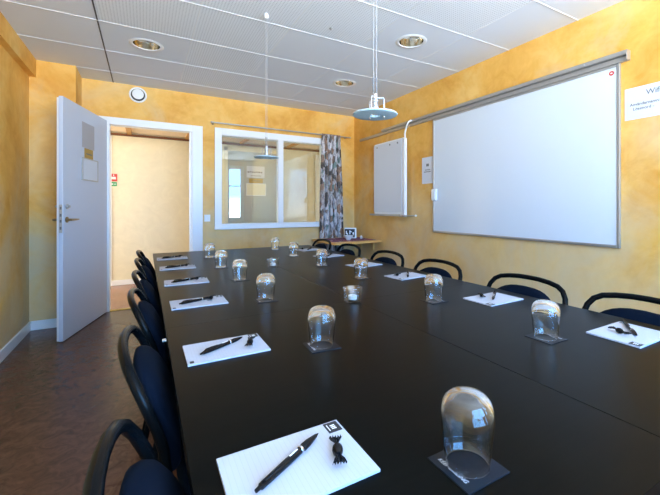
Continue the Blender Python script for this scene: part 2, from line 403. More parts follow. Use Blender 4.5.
P_(MB().box(1.636, 2.235, YB+0.025, YB+0.0251, 0.937, 2.058), 'pane', M['pane'], w)
for n_, (x0, x1, z0, z1) in enumerate(RW):
    w = struct(empty('window_%d' % (n_+2), ((x0+x1)/2, YR-0.05, z0)), ('wide' if n_ == 0 else 'narrow') + ' white framed outer window in the rear wall behind the viewer', 'window')
    b = MB()
    b.box(x0-0.06, x0+0.04, YR-0.06, YR+0.015, z0-0.06, z1+0.06, W); b.box(x1-0.04, x1+0.06, YR-0.06, YR+0.015, z0-0.06, z1+0.06, W)
    b.box(x0, x1, YR-0.06, YR+0.015, z1-0.04, z1+0.06, W); b.box(x0, x1, YR-0.06, YR+0.015, z0-0.06, z0+0.04, W)
    if x1-x0 > 0.8: b.box((x0+x1)/2-0.03, (x0+x1)/2+0.03, YR-0.05, YR, z0, z1, W)
    b.box(x0, x1, YR-0.045, YR-0.02, z0+0.95, z0+0.985, W)
    P_(b, 'window_frame', W, w)

# door 1 : open leaf, frame
d = struct(empty('door_1', (0.08, YB, 0)), 'open white door with frame in the back wall', 'door')
b = MB()
for x0, x1 in ((-0.435, -0.335), (0.495, 0.612)):
    b.box(x0, x1, YB-0.018, YB, 0, 2.142, W, .003)
b.box(-0.335, 0.495, YB-0.018, YB, 2.062, 2.142, W, .003)
b.box(DX0-0.03, DX0+0.025, YB, YB+0.12, 0, DZ, W); b.box(DX1-0.012, DX1+0.03, YB, YB+0.12, 0, DZ, W); b.box(DX0, DX1, YB, YB+0.12, DZ-0.01, DZ+0.03, W)
b.box(0.470, 0.495, YB+0.045, YB+0.07, 0, DZ-0.01, W)
P_(b, 'door_frame', W, d)
# leaf in its own frame: hinge axis at H, running towards E
Hh = Vector((-0.358, 4.845, 0)); E_ = Vector((-0.600, 3.955, 0)); dirv = (E_-Hh); LL = dirv.length; dirv.normalize()
nrm = Vector((dirv.y, -dirv.x, 0))                 # should point to -x (away from viewer side)
if nrm.x > 0: nrm = -nrm
def leafmx(): return Matrix(((dirv.x, nrm.x, 0, Hh.x), (dirv.y, nrm.y, 0, Hh.y), (0, 0, 1, 0), (0, 0, 0, 1)))
LM = leafmx()
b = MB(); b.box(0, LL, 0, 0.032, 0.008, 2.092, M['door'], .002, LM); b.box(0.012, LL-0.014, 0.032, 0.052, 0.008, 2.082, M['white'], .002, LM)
P_(b, 'door_leaf', None, d)
b = MB(); b.box(LL-0.006, LL+0.003, 0.004, 0.028, 0.93, 1.17, M['alu'], .001, LM)
for z in (0.97, 1.03, 1.08, 1.14): b.box(LL+0.001, LL+0.005, 0.009, 0.022, z-0.012, z+0.012, M['greyink'], .001, LM)
P_(b, 'lock_plate', None, d)
for sd, nm in ((-1, 'door_handle'), (1, 'door_handle')):
    y0 = 0 if sd < 0 else 0.052
    b = MB()
    rot = LM @ Matrix.Translation((LL-0.06, y0, 1.04)) @ Matrix.Rotation(PI/2*(1 if sd < 0 else -1), 4, 'X')
    b.lathe([(0, 0), (0.025, 0), (0.025, 0.008), (0.011, 0.012), (0.010, 0.045), (0, 0.046)], 20, M['brass'], rot)
    pts = [LM @ Vector((LL-0.06-q, y0+sd*(0.043+0.004*sin(q*30)), 1.04)) for q in (0, 0.02, 0.05, 0.08, 0.11, 0.125)]
    b.tube(pts, [0.010, 0.010, 0.009, 0.008, 0.007, 0.005], 10, M['brass'])
    P_(b, nm, None, d, smooth=True)
    b = MB(); rot = LM @ Matrix.Translation((LL-0.06, y0, 1.155)) @ Matrix.Rotation(PI/2*(1 if sd < 0 else -1), 4, 'X')
    b.lathe([(0, 0), (0.022, 0), (0.022, 0.010), (0.012, 0.014), (0.011, 0.026), (0, 0.027)], 20, M['alu'], rot)
    P_(b, 'thumb_turn', None, d, smooth=True)
b = MB()
for z in (0.25, 1.05, 1.85): b.tube([LM @ Vector((-0.008, 0.012, z-0.05)), LM @ Vector((-0.008, 0.012, z+0.05))], 0.008, 10, M['alu'])
P_(b, 'hinge', None, d, smooth=True)
# notices on the leaf (mounted on the face seen by the viewer, y<0 side in leaf frame)
def on_leaf(px0, px1, z0, z1, th=0.002): return (LL-px1, LL-px0, -th-0.0005, -0.0005, z0, z1)
NO = 0.40
def leaf_thing(name, parts, label, cat):
    root = empty(name, LM @ Vector((LL-0.5, -0.001, parts[0][1][4]))); tag(root, label, cat)
    for nm, lim, m, bev in parts: P_(MB().box(*lim, m, bev, LM), nm, None, root)
    return root

# hall door 2 with the signs, and door 3 frame
d2 = struct(empty('door_2', (1.62, 6.45, 0)), 'grey blue door in the far hallway wall with notices', 'door')
b = MB(); b.box(1.14, 1.20, 6.425, 6.45, 0, 2.16, M['hallwall']); b.box(2.05, 2.11, 6.425, 6.45, 0, 2.16, M['hallwall']); b.box(1.14, 2.11, 6.425, 6.45, 2.10, 2.16, M['hallwall'])
P_(b, 'door_frame', None, d2)
P_(MB().box(1.20, 2.05, 6.435, 6.45, 0.01, 2.10, M['halldoor'], .002), 'door_leaf', None, d2)
b = MB(); b.tube([(1.28, 6.435, 1.04), (1.28, 6.395, 1.04), (1.40, 6.395, 1.04)], 0.009, 8, M['brass']); P_(b, 'door_handle', None, d2, smooth=True)
d3 = struct(empty('door_3', (3.2, 6.45, 0)), 'white framed door further along the hallway wall', 'door')
b = MB(); b.box(2.80, 2.88, 6.425, 6.45, 0, 2.14, W); b.box(3.66, 3.74, 6.425, 6.45, 0, 2.14, W); b.box(2.88, 3.66, 6.425, 6.45, 2.06, 2.14, W)
P_(b, 'door_frame', None, d3); P_(MB().box(2.88, 3.66, 6.435, 6.45, 0.01, 2.06, M['door']), 'door_leaf', None, d3)

def sheet(name, lim, m, label, cat, bev=0.0):
    root = empty(name, ((lim[0]+lim[1])/2, (lim[2]+lim[3])/2, lim[4])); tag(root, label, cat)
    P_(MB().box(*lim, m, bev), 'sheet', None, root); return root
def wtext(body, size, m, root, origin, xa, ya, name='lettering', **kw):
    o = text(body, size, m, name, root, frame_mx(Vector(origin)-root.location, xa, ya), **kw); return o
# notices on the hall door
s_ = sheet('paper_notice', (1.51, 1.82, 6.432, 6.4345, 1.66, 1.86), M['paper'], 'white notice with scribbled black lettering on the far hallway door', 'notice')
b = MB(); random.seed(3)
for q in range(7):
    x = 1.535+q*0.038; pts = [(x+0.012*sin(t*1.7+q), 6.431, 1.735+0.02*abs(sin(t+q))+0.004*t) for t in range(5)]; b.tube(pts, 0.0055, 5, M['ink'])
b.box(1.58, 1.76, 6.4305, 6.432, 1.688, 1.697, M['greyink']); P_(b, 'lettering', None, s_)
s_ = sheet('door_sign', (1.55, 1.79, 6.432, 6.4345, 1.565, 1.645), M['ochre'], 'small ochre sign below the white notice on the far hallway door', 'sign')
P_(MB().box(1.60, 1.74, 6.4305, 6.432, 1.60, 1.612, M['greyink']), 'lettering', None, s_)
s_ = sheet('schedule_holder', (1.515, 1.835, 6.428, 6.4345, 1.355, 1.55), M['palesign'], 'pale cream sheet holder below the ochre sign on the far hallway door', 'sheet holder', .002)
b = MB(); b.box(1.505, 1.515, 6.430, 6.4345, 1.345, 1.56, W); b.box(1.835, 1.845, 6.430, 6.4345, 1.345, 1.56, W); b.box(1.505, 1.845, 6.430, 6.4345, 1.345, 1.355, W); b.box(1.505, 1.845, 6.430, 6.4345, 1.55, 1.56, W); P_(b, 'holder_rim', None, s_)
s_ = sheet('door_number_plate', (1.275, 1.345, 6.432, 6.4345, 1.025, 1.045), M['greyink'], 'tiny dark plate low on the far hallway door', 'plate'); 
# safety sign in the hall
s_ = sheet('safety_sign', (-0.44, -0.352, 6.444, 6.449, 1.525, 1.635), M['red'], 'red safety sign above a green panel on the hallway wall', 'sign')
b = MB(); b.box(-0.425, -0.368, 6.442, 6.444, 1.555, 1.59, M['whiteink']); b.box(-0.40, -0.39, 6.442, 6.444, 1.60, 1.625, M['whiteink']); P_(b, 'pictogram', None, s_)
s_ = sheet('escape_route_sign', (-0.435, -0.355, 6.444, 6.449, 1.455, 1.515), M['green'], 'small green escape route sign on the hallway wall under the red one', 'sign')
b = MB(); b.box(-0.425, -0.40, 6.442, 6.444, 1.475, 1.495, M['whiteink']); b.box(-0.39, -0.365, 6.442, 6.444, 1.480, 1.49, M['whiteink']); P_(b, 'pictogram', None, s_)
pf = empty('framed_notice', (0.66, 6.44, 1.62)); tag(pf, 'white framed grey notice on hallway wall partly hidden by the door jamb', 'frame')
b = MB(); b.box(0.61, 0.635, 6.43, 6.448, 1.62, 1.90, W); b.box(0.79, 0.815, 6.43, 6.448, 1.62, 1.90, W); b.box(0.635, 0.79, 6.43, 6.448, 1.875, 1.90, W); b.box(0.635, 0.79, 6.43, 6.448, 1.62, 1.645, W)
P_(b, 'frame', None, pf); P_(MB().box(0.635, 0.79, 6.438, 6.448, 1.645, 1.875, M['greypaper']), 'picture', None, pf)

# notices on the open leaf : distances measured from the free edge
def leaf_sheet(name, a0, a1, z0, z1, m, label, cat, th=0.002, bev=0.0):
    c = LM @ Vector((LL-(a0+a1)/2, -0.001, z0)); root = empty(name, c); tag(root, label, cat)
    P_(MB().box(LL-a1, LL-a0, -0.0008-th, -0.0008, z0, z1, m, bev, LM), 'sheet', None, root); return root
leaf_sheet('paper_notice', 0.34, 0.60, 1.715, 1.955, M['greypaper'], 'grey paper notice near the top of the open white door', 'notice')
r_ = leaf_sheet('door_sign', 0.39, 0.57, 1.612, 1.712, M['ochre'], 'small ochre sign between the papers on the open white door', 'sign', 0.003)
P_(MB().box(LL-0.54, LL-0.42, -0.0048, -0.0036, 1.655, 1.667, M['greyink'], 0, LM), 'lettering', None, r_)
r_ = leaf_sheet('sheet_holder', 0.34, 0.66, 1.413, 1.608, M['paper'], 'white sheet in a thin frame on the open door under ochre sign', 'sheet holder', 0.008, 0.002)
b = MB()
for a0, a1, z0, z1 in ((0.33, 0.34, 1.403, 1.618), (0.66, 0.67, 1.403, 1.618), (0.33, 0.67, 1.403, 1.413), (0.33, 0.67, 1.608, 1.618)):
    b.box(LL-a1, LL-a0, -0.012, -0.0008, z0, z1, M['alu'], 0, LM)
P_(b, 'holder_rim', None, r_)

# ------------------------------------------------------------------ wall fittings
t = tag(empty('air_valve', (-0.069, YB, 2.425)), 'round white air valve with a domed disc above the doorway', 'vent')
rx = Matrix.Rotation(PI/2, 4, 'X')
MB().lathe([(0.070, 0.001), (0.088, 0.001), (0.088, 0.006), (0.080, 0.012), (0.070, 0.010), (0.070, 0.001)], 40, M['white'], rx).build('ring', None, t, True)
MB().lathe([(0, 0.001), (0.070, 0.001), (0.070, 0.004), (0, 0.004)], 40, M['ink'], rx).build('dark_gap', None, t, True)
MB().lathe([(0, 0.034), (0.052, 0.034), (0.058, 0.038), (0.053, 0.045), (0.02, 0.049), (0, 0.049)], 40, M['white'], rx).build('disc', None, t, True)
MB().tube([(0, -0.003, 0), (0, -0.036, 0)], 0.008, 8, M['alu']).build('spindle', None, t, True)
t = tag(empty('light_switch', (0.665, YB, 0.97)), 'white light switch on back wall beside the door frame', 'switch')
MB().box(-0.035, 0.035, -0.010, -0.0005, 0, 0.085, M['white'], .003).build('plate', None, t)
MB().box(-0.024, -0.002, -0.016, -0.010, 0.02, 0.065, M['white'], .002).build('rocker', None, t)
MB().box(0.002, 0.024, -0.016, -0.010, 0.02, 0.065, M['white'], .002).build('rocker', None, t)

# curtain rod and curtain
t = tag(empty('curtain_rod', (1.67, 4.80, 2.188)), 'thin metal curtain rod above the inner window', 'curtain rod')
MB().tube([(-0.965, 0, 0.004), (0.975, 0, -0.004)], 0.0085, 12, M['alu']).build('rod', None, t, True)
for x in (-0.94, 0.60, 0.93): MB().tube([(x, 0, 0), (x, 0.055, 0), (x, 0.079, 0)], [0.006, 0.006, 0.014], 10, M['alu']).build('bracket', None, t, True)
for x in (-0.965, 0.975): MB().lathe([(0, -0.012), (0.010, -0.009), (0.013, 0), (0.010, 0.009), (0, 0.012)], 14, M['alu'], Matrix.Translation((x, 0, 0.004 if x < 0 else -0.004))).build('end_knob', None, t, True)
def curtain():
    nx, nz = 90, 26; vs = []; fs = []
    for side in (0, 1):
        for j in range(nz+1):
            z = 0.12+(2.20-0.12)*j/nz; q = 1-(z-0.12)/2.08
            x0 = 2.172-0.035*q; x1 = 2.488+0.07*q
            for i in range(nx+1):
                u = i/nx; ph = u*2*PI*5.5+0.5*sin(z*1.3)
                amp = 0.010+0.016*min(1, q*5)
                yy = 4.800+0.002+amp*sin(ph)+0.004*sin(ph*2.3+z*3)
                xx = x0+(x1-x0)*u+0.008*cos(ph)+0.004*sin(z*4+u*9)
                yy += 0.0015*(1 if side else -1)
                if j == nz: yy = 4.800+(0.011 if side else -0.011)
                vs.append((xx, yy, z))
    S = (nx+1)*(nz+1)
    for side in (0, 1):
        for j in range(nz):
            for i in range(nx):
                a = side*S+j*(nx+1)+i; f = (a, a+1, a+nx+2, a+nx+1); fs.append(f if side else f[::-1])
    for i in range(nx): fs.append((i, i+1, S+i+1, S+i)); a = nz*(nx+1)+i; fs.append((a, a+1, S+a+1, S+a)[::-1])
    for j in range(nz):
        a = j*(nx+1); fs.append((a, a+nx+1, S+a+nx+1, S+a)[::-1]); a += nx; fs.append((a, a+nx+1, S+a+nx+1, S+a))
    b = MB(); b.add(vs, fs, M['curtain']); return b
tag(curtain().build('curtain', None, None, True, angle=2), 'grey and brown patterned curtain gathered right of the inner window', 'curtain')

# ------------------------------------------------------------------ right wall : rails, whiteboard, flip chart, sheets
t = tag(empty('hanging_rail', (XR, 2.9, 2.13)), 'long aluminium hanging rail on the wall above the whiteboard', 'rail')
MB().box(-0.022, -0.0005, -1.71, 1.78, -0.014, 0.021, M['alu'], .003).build('lower_track', None, t)
MB().box(-0.048, -0.0005, -1.715, 1.17, 0.022, 0.052, M['alu'], .005).build('upper_track', None, t)
MB().box(-0.050, 0, -1.719, -1.714, -0.014, 0.052, M['alu'], .003).build('end_cap', None, t)
for y in (-1.45, -0.75, 0.1, 1.0, 1.6): MB().lathe([(0, 0), (0.006, 0), (0.005, 0.003), (0, 0.003)], 10, M['chrome'], Matrix.Translation((-0.022 if y > 1.2 else -0.048, y, 0.003 if y > 1.2 else 0.036)) @ Matrix.Rotation(-PI/2, 4, 'Y')).build('screw', None, t, True)

t = tag(empty('whiteboard', (XR, 2.16, 0.873)), 'large blank whiteboard in an aluminium frame on the right wall', 'whiteboard')
Wy0, Wy1, Wz1 = 1.236-2.16, 3.084-2.16, 2.113-0.873
MB().box(-0.016, -0.002, Wy0+0.015, Wy1-0.015, 0.015, Wz1-0.015, M['wb']).build('writing_surface', None, t)
b = MB(); A = M['alu']
b.box(-0.022, -0.0005, Wy0, Wy0+0.018, 0, Wz1, A, .003); b.box(-0.022, -0.0005, Wy1-0.018, Wy1, 0, Wz1, A, .003)
b.box(-0.022, -0.0005, Wy0+0.018, Wy1-0.018, Wz1-0.018, Wz1, A, .003); b.box(-0.024, -0.0005, Wy0+0.018, Wy1-0.018, 0, 0.020, A, .003)
b.build('frame', None, t)
b = MB(); b.lathe([(0, 0), (0.016, 0), (0.016, 0.0015), (0, 0.0015)], 20, M['red'], Matrix.Translation((-0.016, Wy0+0.052, Wz1-0.052)) @ Matrix.Rotation(-PI/2, 4, 'Y'))
b.box(-0.0185, -0.0175, Wy0+0.046, Wy0+0.058, Wz1-0.056, Wz1-0.048, M['whiteink'])
o = b.build('round_sticker', None, t); o['label'] = 'small round red sticker'
t = tag(empty('marker_holder', (XR-0.022, 3.035, 1.22)), 'small white marker holder on the left edge of the whiteboard', 'marker holder')
MB().box(-0.035, 0, -0.03, 0.03, 0, 0.125, M['white'], .006).build('tray', None, t)
MB().box(-0.040, -0.035, -0.026, 0.026, 0.012, 0.11, M['white'], .002).build('front_lip', None, t)

t = tag(empty('wall_notice', (XR-0.003, 3.19, 1.415)), 'white notice with a small emblem on wall left of the whiteboard', 'notice')
MB().box(0, 0.0015, -0.096, 0.096, 0, 0.30, M['paper']).build('sheet', None, t)
MB().box(-0.0008, 0, -0.022, 0.022, 0.195, 0.225, M['greyink']).build('emblem', None, t)
b = MB()
for z, wv in ((0.15, 0.045), (0.128, 0.052)):
    q = -wv
    while q < wv: b.box(-0.0008, 0, q, q+0.009, z, z+0.011, M['greyink']); q += 0.013
b.build('lettering', None, t)
t = tag(empty('wifi_notice', (XR-0.003, 1.066, 1.722)), 'white Wifi notice with login lines at the right edge of view', 'notice')
MB().box(0, 0.0015, -0.148, 0.148, 0, 0.208, M['paper']).build('sheet', None, t)
def rt(body, size, y, z, al, m=M['greyink'], name='lettering'): return text(body, size, m, name, t, frame_mx((-0.0006, y, z), (0, -1, 0), (0, 0, 1)), align=al, bold=0.0004)
rt('Wifi', 0.046, -0.012, 0.146, 'CENTER'); rt('Användarnamn:', 0.026, 0.118, 0.088, 'LEFT'); rt('Lösenord -', 0.026, 0.100, 0.058, 'LEFT')

# flip chart
t = tag(empty('flip_chart', (2.70, 3.83, 1.050)), 'white flip chart pad hanging from the wall rail', 'flip chart')
fy0, fy1 = 3.575-3.83, 4.215-3.83
MB().box(0.0, 0.02, fy0-0.02, fy1, 0.0, 0.945, M['white'], .004).build('board', None, t)
b = MB(); b.box(-0.012, -0.0005, fy0+0.012, fy1-0.006, 0.035, 0.925, M['paper'], .002); b.build('paper_pad', None, t)
for y in (fy0+0.09, 0.0, fy1-0.09): MB().lathe([(0, 0), (0.012, 0), (0.010, 0.006), (0, 0.006)], 14, M['greyink'], Matrix.Translation((-0.012, y, 0.893)) @ Matrix.Rotation(-PI/2, 4, 'Y')).build('magnet', None, t, True)
MB().box(-0.02, 0.02, fy0-0.058, fy0-0.03, -0.02, 0.93, M['white'], .006).build('side_post', None, t)
MB().box(-0.014, 0.0, fy0-0.045, fy0-0.02, 0.885, 0.925, M['greyink'], .003).build('clamp', None, t)
b = MB(); b.box(-0.06, 0.015, fy0-0.03, fy1+0.02, -0.014, -0.006, M['alu'], .002); b.box(-0.064, -0.058, fy0-0.03, fy1+0.02, -0.014, 0.012, M['alu'], .002); b.build('pen_tray', None, t)
MB().tube([(-0.02, fy0-0.03, -0.008), (-0.02, fy0-0.26, 0.0)], 0.007, 8, M['alu']).build('tray_arm', None, t, True)
MB().lathe([(0, -0.012), (0.011, -0.008), (0.014, 0), (0.011, 0.008), (0, 0.012)], 14, M['white'], Matrix.Translation((-0.02, fy0-0.27, 0.0))).build('end_knob', None, t, True)
MB().tube([(0, fy0-0.044, 0.80), (0, fy0-0.044, 0.94), (-0.01, fy0-0.052, 0.98), (-0.02, fy0-0.10, 1.06), (-0.02, fy0-0.135, 1.105), (0.0, fy0-0.15, 1.120), (0.0115, fy0-0.15, 1.120)], 0.010, 10, M['white']).build('hanging_arm', None, t, True)

# ------------------------------------------------------------------ ceiling fittings
dl = empty('recessed_downlight', (DL[0][0], DL[0][1], ZC))
MB().lathe([(0.100, 0.0), (0.104, -0.006), (0.122, -0.006), (0.130, -0.001), (0.107, -0.0005), (0.100, 0.0)], 48, M['white']).build('trim_ring', None, dl, True)
MB().lathe([(0.100, 0.0), (0.101, 0.02), (0.094, 0.06), (0.075, 0.105), (0, 0.11), (0, 0.113), (0.078, 0.108), (0.097, 0.062), (0.104, 0.02), (0.104, 0.0)], 48, M['reflector']).build('reflector', None, dl, True)
for s in (-1, 1):
    b = MB()
    for q in (-1, 1): b.tube([(s*0.014, q*0.012, 0.035), (s*0.062, q*0.012, 0.035)], 0.007, 10, M['bulb'])
    b.build('compact_bulb', None, dl, True)
MB().box(-0.008, 0.008, -0.03, 0.03, 0.02, 0.10, M['white'], .002).build('divider', None, dl)
DLl = ['round recessed downlight in the left ceiling tile above the doorway', 'round recessed downlight nearest the whiteboard, with a gold reflector', 'round recessed downlight farthest back, above the inner window curtain']
for i in range(3):
    o = dl if i == 0 else copy_tree(dl)
    o.location = (DL[i][0], DL[i][1], ZC); o.rotation_euler = (0, 0, -0.5); tag(o, DLl[i], 'downlight', 'recessed ceiling downlights')
o = tag(MB().lathe([(0, 0), (0.012, 0), (0.012, -0.006), (0.006, -0.014), (0, -0.015)], 16, M['alu']).build('ceiling_sensor', None, None, True), 'tiny metal sensor on a ceiling tile between the two rows', 'sensor')
o.location = (1.237, 2.551, ZC-0.0005)

pl = empty('pendant_lamp', (0.772, 1.200, 1.504))
MB().lathe([(0.019, 0.0), (0.050, -0.002), (0.083, 0.002), (0.085, 0.005), (0.083, 0.008), (0.050, 0.005), (0.019, 0.007), (0.019, 0.0)], 56, M['frosted']).build('glass_disc', None, pl, True)
for k_ in range(3):
    a = 2*PI*k_/3-0.45; cx, cy = cos(a), sin(a)
    MB().tube([(0.034*cx, 0.034*cy, 0.004), (0.034*cx, 0.034*cy, 0.063), (0.031*cx, 0.031*cy, 0.068), (0.008*cx, 0.008*cy, 0.069)], 0.0026, 8, M['lampmetal']).build('bracket', None, pl, True)
    MB().lathe([(0, -0.006), (0.004, -0.005), (0.004, 0.010), (0, 0.011)], 10, M['alu'], Matrix.Translation((0.034*cx, 0.034*cy, 0))).build('screw', None, pl, True)
MB().lathe([(0, 0.014), (0.010, 0.014), (0.013, 0.020), (0.013, 0.034), (0.009, 0.038), (0.009, 0.050), (0.013, 0.052), (0.013, 0.058), (0.009, 0.062), (0.009, 0.082), (0, 0.082)], 20, M['lampmetal']).build('lamp_holder', None, pl, True)
MB().lathe([(0, 0.012), (0.007, 0.012), (0.007, 0.016), (0, 0.016)], 16, M['bulb']).build('bulb', None, pl, True)
H_ = (ZC-1.504)/1.03; pl.scale = (1.03, 1.03, 1.03)
for q in (-0.0065, 0.0065):
    MB().tube([(q, 0, 0.060), (q, 0, 0.085), (q, 0, H_-0.02)], 0.0008, 6, M['cable']).build('cable', None, pl, True)
    MB().tube([(q, 0, 0.090), (q, 0, 0.145)], 0.0024, 8, M['greyink']).build('cable_sleeve', None, pl, True)
MB().lathe([(0, H_-0.034), (0.012, H_-0.030), (0.018, H_-0.018), (0.015, H_-0.006), (0.010, H_), (0, H_)], 20, M['white']).build('ceiling_rose', None, pl, True)
tag(pl, 'pendant lamp with a pale blue glass disc, nearer one above the table', 'pendant lamp', 'pendant lamps over the table')
o = copy_tree(pl); o.location = (0.745, 2.588, 1.498); o.rotation_euler = (0, 0, 0.6); o['label'] = 'farther pendant lamp, seen in front of the inner window'

# ------------------------------------------------------------------ desks
def desk():
    r = empty('desk'); L_, W_ = 1.182, 0.749
    MB().box(-W_/2, W_/2, -L_/2, L_/2, TT-0.026, TT, M['desk'], .0007).build('desk_top', None, r)
    b = MB()
    b.box(-W_/2+0.06, -W_/2+0.085, -L_/2+0.08, L_/2-0.08, TT-0.066, TT-0.027, M['tube']); b.box(W_/2-0.085, W_/2-0.06, -L_/2+0.08, L_/2-0.08, TT-0.066, TT-0.027, M['tube'])
    b.box(-W_/2+0.085, W_/2-0.085, -L_/2+0.08, -L_/2+0.105, TT-0.066, TT-0.027, M['tube']); b.box(-W_/2+0.085, W_/2-0.085, L_/2-0.105, L_/2-0.08, TT-0.066, TT-0.027, M['tube'])
    b.build('under_frame', None, r)
    for sx in (-1, 1):
        for sy in (-1, 1):
            x, y = sx*(W_/2-0.0725), sy*(L_/2-0.0925)
            MB().tube([(x, y, 0), (x, y, 0.012), (x, y, 0.0121), (x, y, TT-0.067)], [0.022, 0.022, 0.018, 0.018], 14, M['tube']).build('leg', None, r, True)
    return r
d0 = desk(); first = True
names = {(0,0): 'black desk at the near left corner of the table block', (1,0): 'black desk at the near right corner of the table block',
         (0,1): 'black desk in the middle of the left table row', (1,1): 'black desk in the middle of the right table row, facing the whiteboard',
         (0,2): 'black desk at the far left of the table block, near the doorway', (1,2): 'black desk at the far right of the table block, near corner shelf'}
for i in (0, 1):
    for j in (0, 1, 2):
        o = d0 if first else copy_tree(d0); first = False
        o.location = (0.0605+0.375+0.7505*i, 0.252+0.591+1.1823*j, 0)
        tag(o, names[(i, j)], 'desk', 'desks pushed together into one table')
o = tag(MB().box(-0.012, 0.004, -0.010, 0.010, -0.006, 0, M['white'], .002).build('desk_link'), 'small white linking clip under the left table edge', 'clip')
o.location = (0.062, 1.40, TT-0.0265)

# ------------------------------------------------------------------ chairs (local: back at x = 0, faces +x)
def bx_(z):   # rearward lean of the back uprights
    return 0.38*(0.80-z) if z > 0.62 else 0.0684+0.12*(0.62-z) if z > 0.42 else 0.0924
def make_chair():
    r = empty('conference_chair')
    arch = [(0.205, 0.44), (0.209, 0.52), (0.213, 0.60), (0.216, 0.65), (0.216, 0.695), (0.207, 0.735), (0.188, 0.763), (0.158, 0.780), (0.11, 0.789), (0.055, 0.794), (0, 0.795)]
    pts = [(bx_(z)-0.018*(1-(y/0.216)**2), y, z) for y, z in arch]
    pts = pts+[(x, -y, z) for x, y, z in pts[-2::-1]]
    MB().tube(pts, 0.0118, 12, M['tube']).build('back_frame', None, r, True)
    # backrest cushion : superellipse outline swept in thickness
    b = MB(); nu, nv = 40, 6; vs = []; fs = []
    def outline(a):
        ca, sa = cos(a), sin(a); e = 2/2.6
        y = 0.199*math.copysign(abs(ca)**e, ca); zz = math.copysign(abs(sa)**(2/2.2), sa)
        return y, 0.600+(0.156 if zz > 0 else 0.13)*zz
    rings = [(0.0, 0.0, 1), (0.6, 0.0, 1), (0.90, 0.003, 1), (0.985, 0.010, 1), (1.0, 0.018, 1), (0.985, 0.027, 1), (0.90, 0.037, 1), (0.6, 0.046, 1), (0.0, 0.050, 1)]
    for sca, dx, _ in rings:
        for q in range(nu):
            y, z = outline(2*PI*q/nu); y *= sca; z = 0.600+(z-0.600)*sca
            curve = -0.018*(1-(y/0.216)**2)
            vs.append((bx_(z)+curve-0.002+dx*1.15, y, z))
    for k_ in range(len(rings)-1):
        for q in range(nu): q2 = (q+1) % nu; fs.append((k_*nu+q, k_*nu+q2, (k_+1)*nu+q2, (k_+1)*nu+q))
    b.add(vs, fs, M['fabric']); o = b.build('backrest', None, r, True, angle=2)
    # seat cushion
    b = MB(); vs = []; fs = []
    rings = [(0.0, 0.430), (0.92, 0.430), (0.985, 0.438), (1.0, 0.450), (0.985, 0.464), (0.92, 0.474), (0.6, 0.480), (0.0, 0.481)]
    for sca, z in rings:
        for q in range(nu):
            a = 2*PI*q/nu; e = 2/4.5
            x = 0.315+0.21*sca*math.copysign(abs(cos(a))**e, cos(a)); y = 0.218*sca*math.copysign(abs(sin(a))**e, sin(a))
            vs.append((x, y*(1.0+0.12*(x-0.3)), z))
    for k_ in range(len(rings)-1):
        for q in range(nu): q2 = (q+1) % nu; fs.append((k_*nu+q, k_*nu+q2, (k_+1)*nu+q2, (k_+1)*nu+q))
    b.add(vs, fs, M['fabric']).build('seat', None, r, True, angle=2)
    b = MB(); f = [(0.086, 0.203, 0.425), (0.12, 0.205, 0.418), (0.45, 0.205, 0.418), (0.48, 0.19, 0.418), (0.48, -0.19, 0.418), (0.45, -0.205, 0.418), (0.12, -0.205, 0.418), (0.086, -0.203, 0.425)]
    b.tube(f, 0.011, 10, M['tube'], closed=True); b.build('seat_frame', None, r, True)
    for s in (-1, 1):
        MB().tube([(bx_(0.44), s*0.205, 0.438), (0.088, s*0.204, 0.36), (0.03, s*0.215, 0.05), (0.022, s*0.217, 0.0)], 0.0125, 12, M['tube']).build('leg', None, r, True)
        MB().tube([(0.465, s*0.196, 0.415), (0.485, s*0.205, 0.30), (0.505, s*0.214, 0.0)], 0.0125, 12, M['tube']).build('leg', None, r, True)
    return r
c0 = make_chair()
LC = [(0.58, 0.0, 'nearest of the row'), (1.155, 0.0, 'second from the viewer'), (1.75, 0, 'third from the viewer'), (2.28, 0, 'fourth from the viewer'), (2.85, 0, 'fifth from the viewer'), (3.38, 0, 'farthest, near the doorway')]
RC = [(0.635, 0.0, 'nearest, cut by the right edge of view'), (1.145, 0, 'second, under the whiteboard'), (1.78, 0, 'third, below the left end of the whiteboard'), (2.35, 0, 'fourth, below the flip chart'), (2.98, 0, 'fifth, in front of the corner shelf'), (3.58, 0, 'farthest, beside the shelf and curtain')]
for i, (y, a, s) in enumerate(LC):
    o = c0 if i == 0 else copy_tree(c0)
    o.location = (-0.040 if i == 0 else -0.034, y, 0); o.rotation_euler = (0, 0, a)
    tag(o, 'black chair on the left table side, '+s, 'chair', 'chairs along the left side of the table')
for i, (y, a, s) in enumerate(RC):
    o = copy_tree(c0); o.location = (1.655, y+0.018, 0); o.rotation_euler = (0, 0, PI+a)
    tag(o, 'black chair on the right table side, '+s, 'chair', 'chairs along the right side of the table')

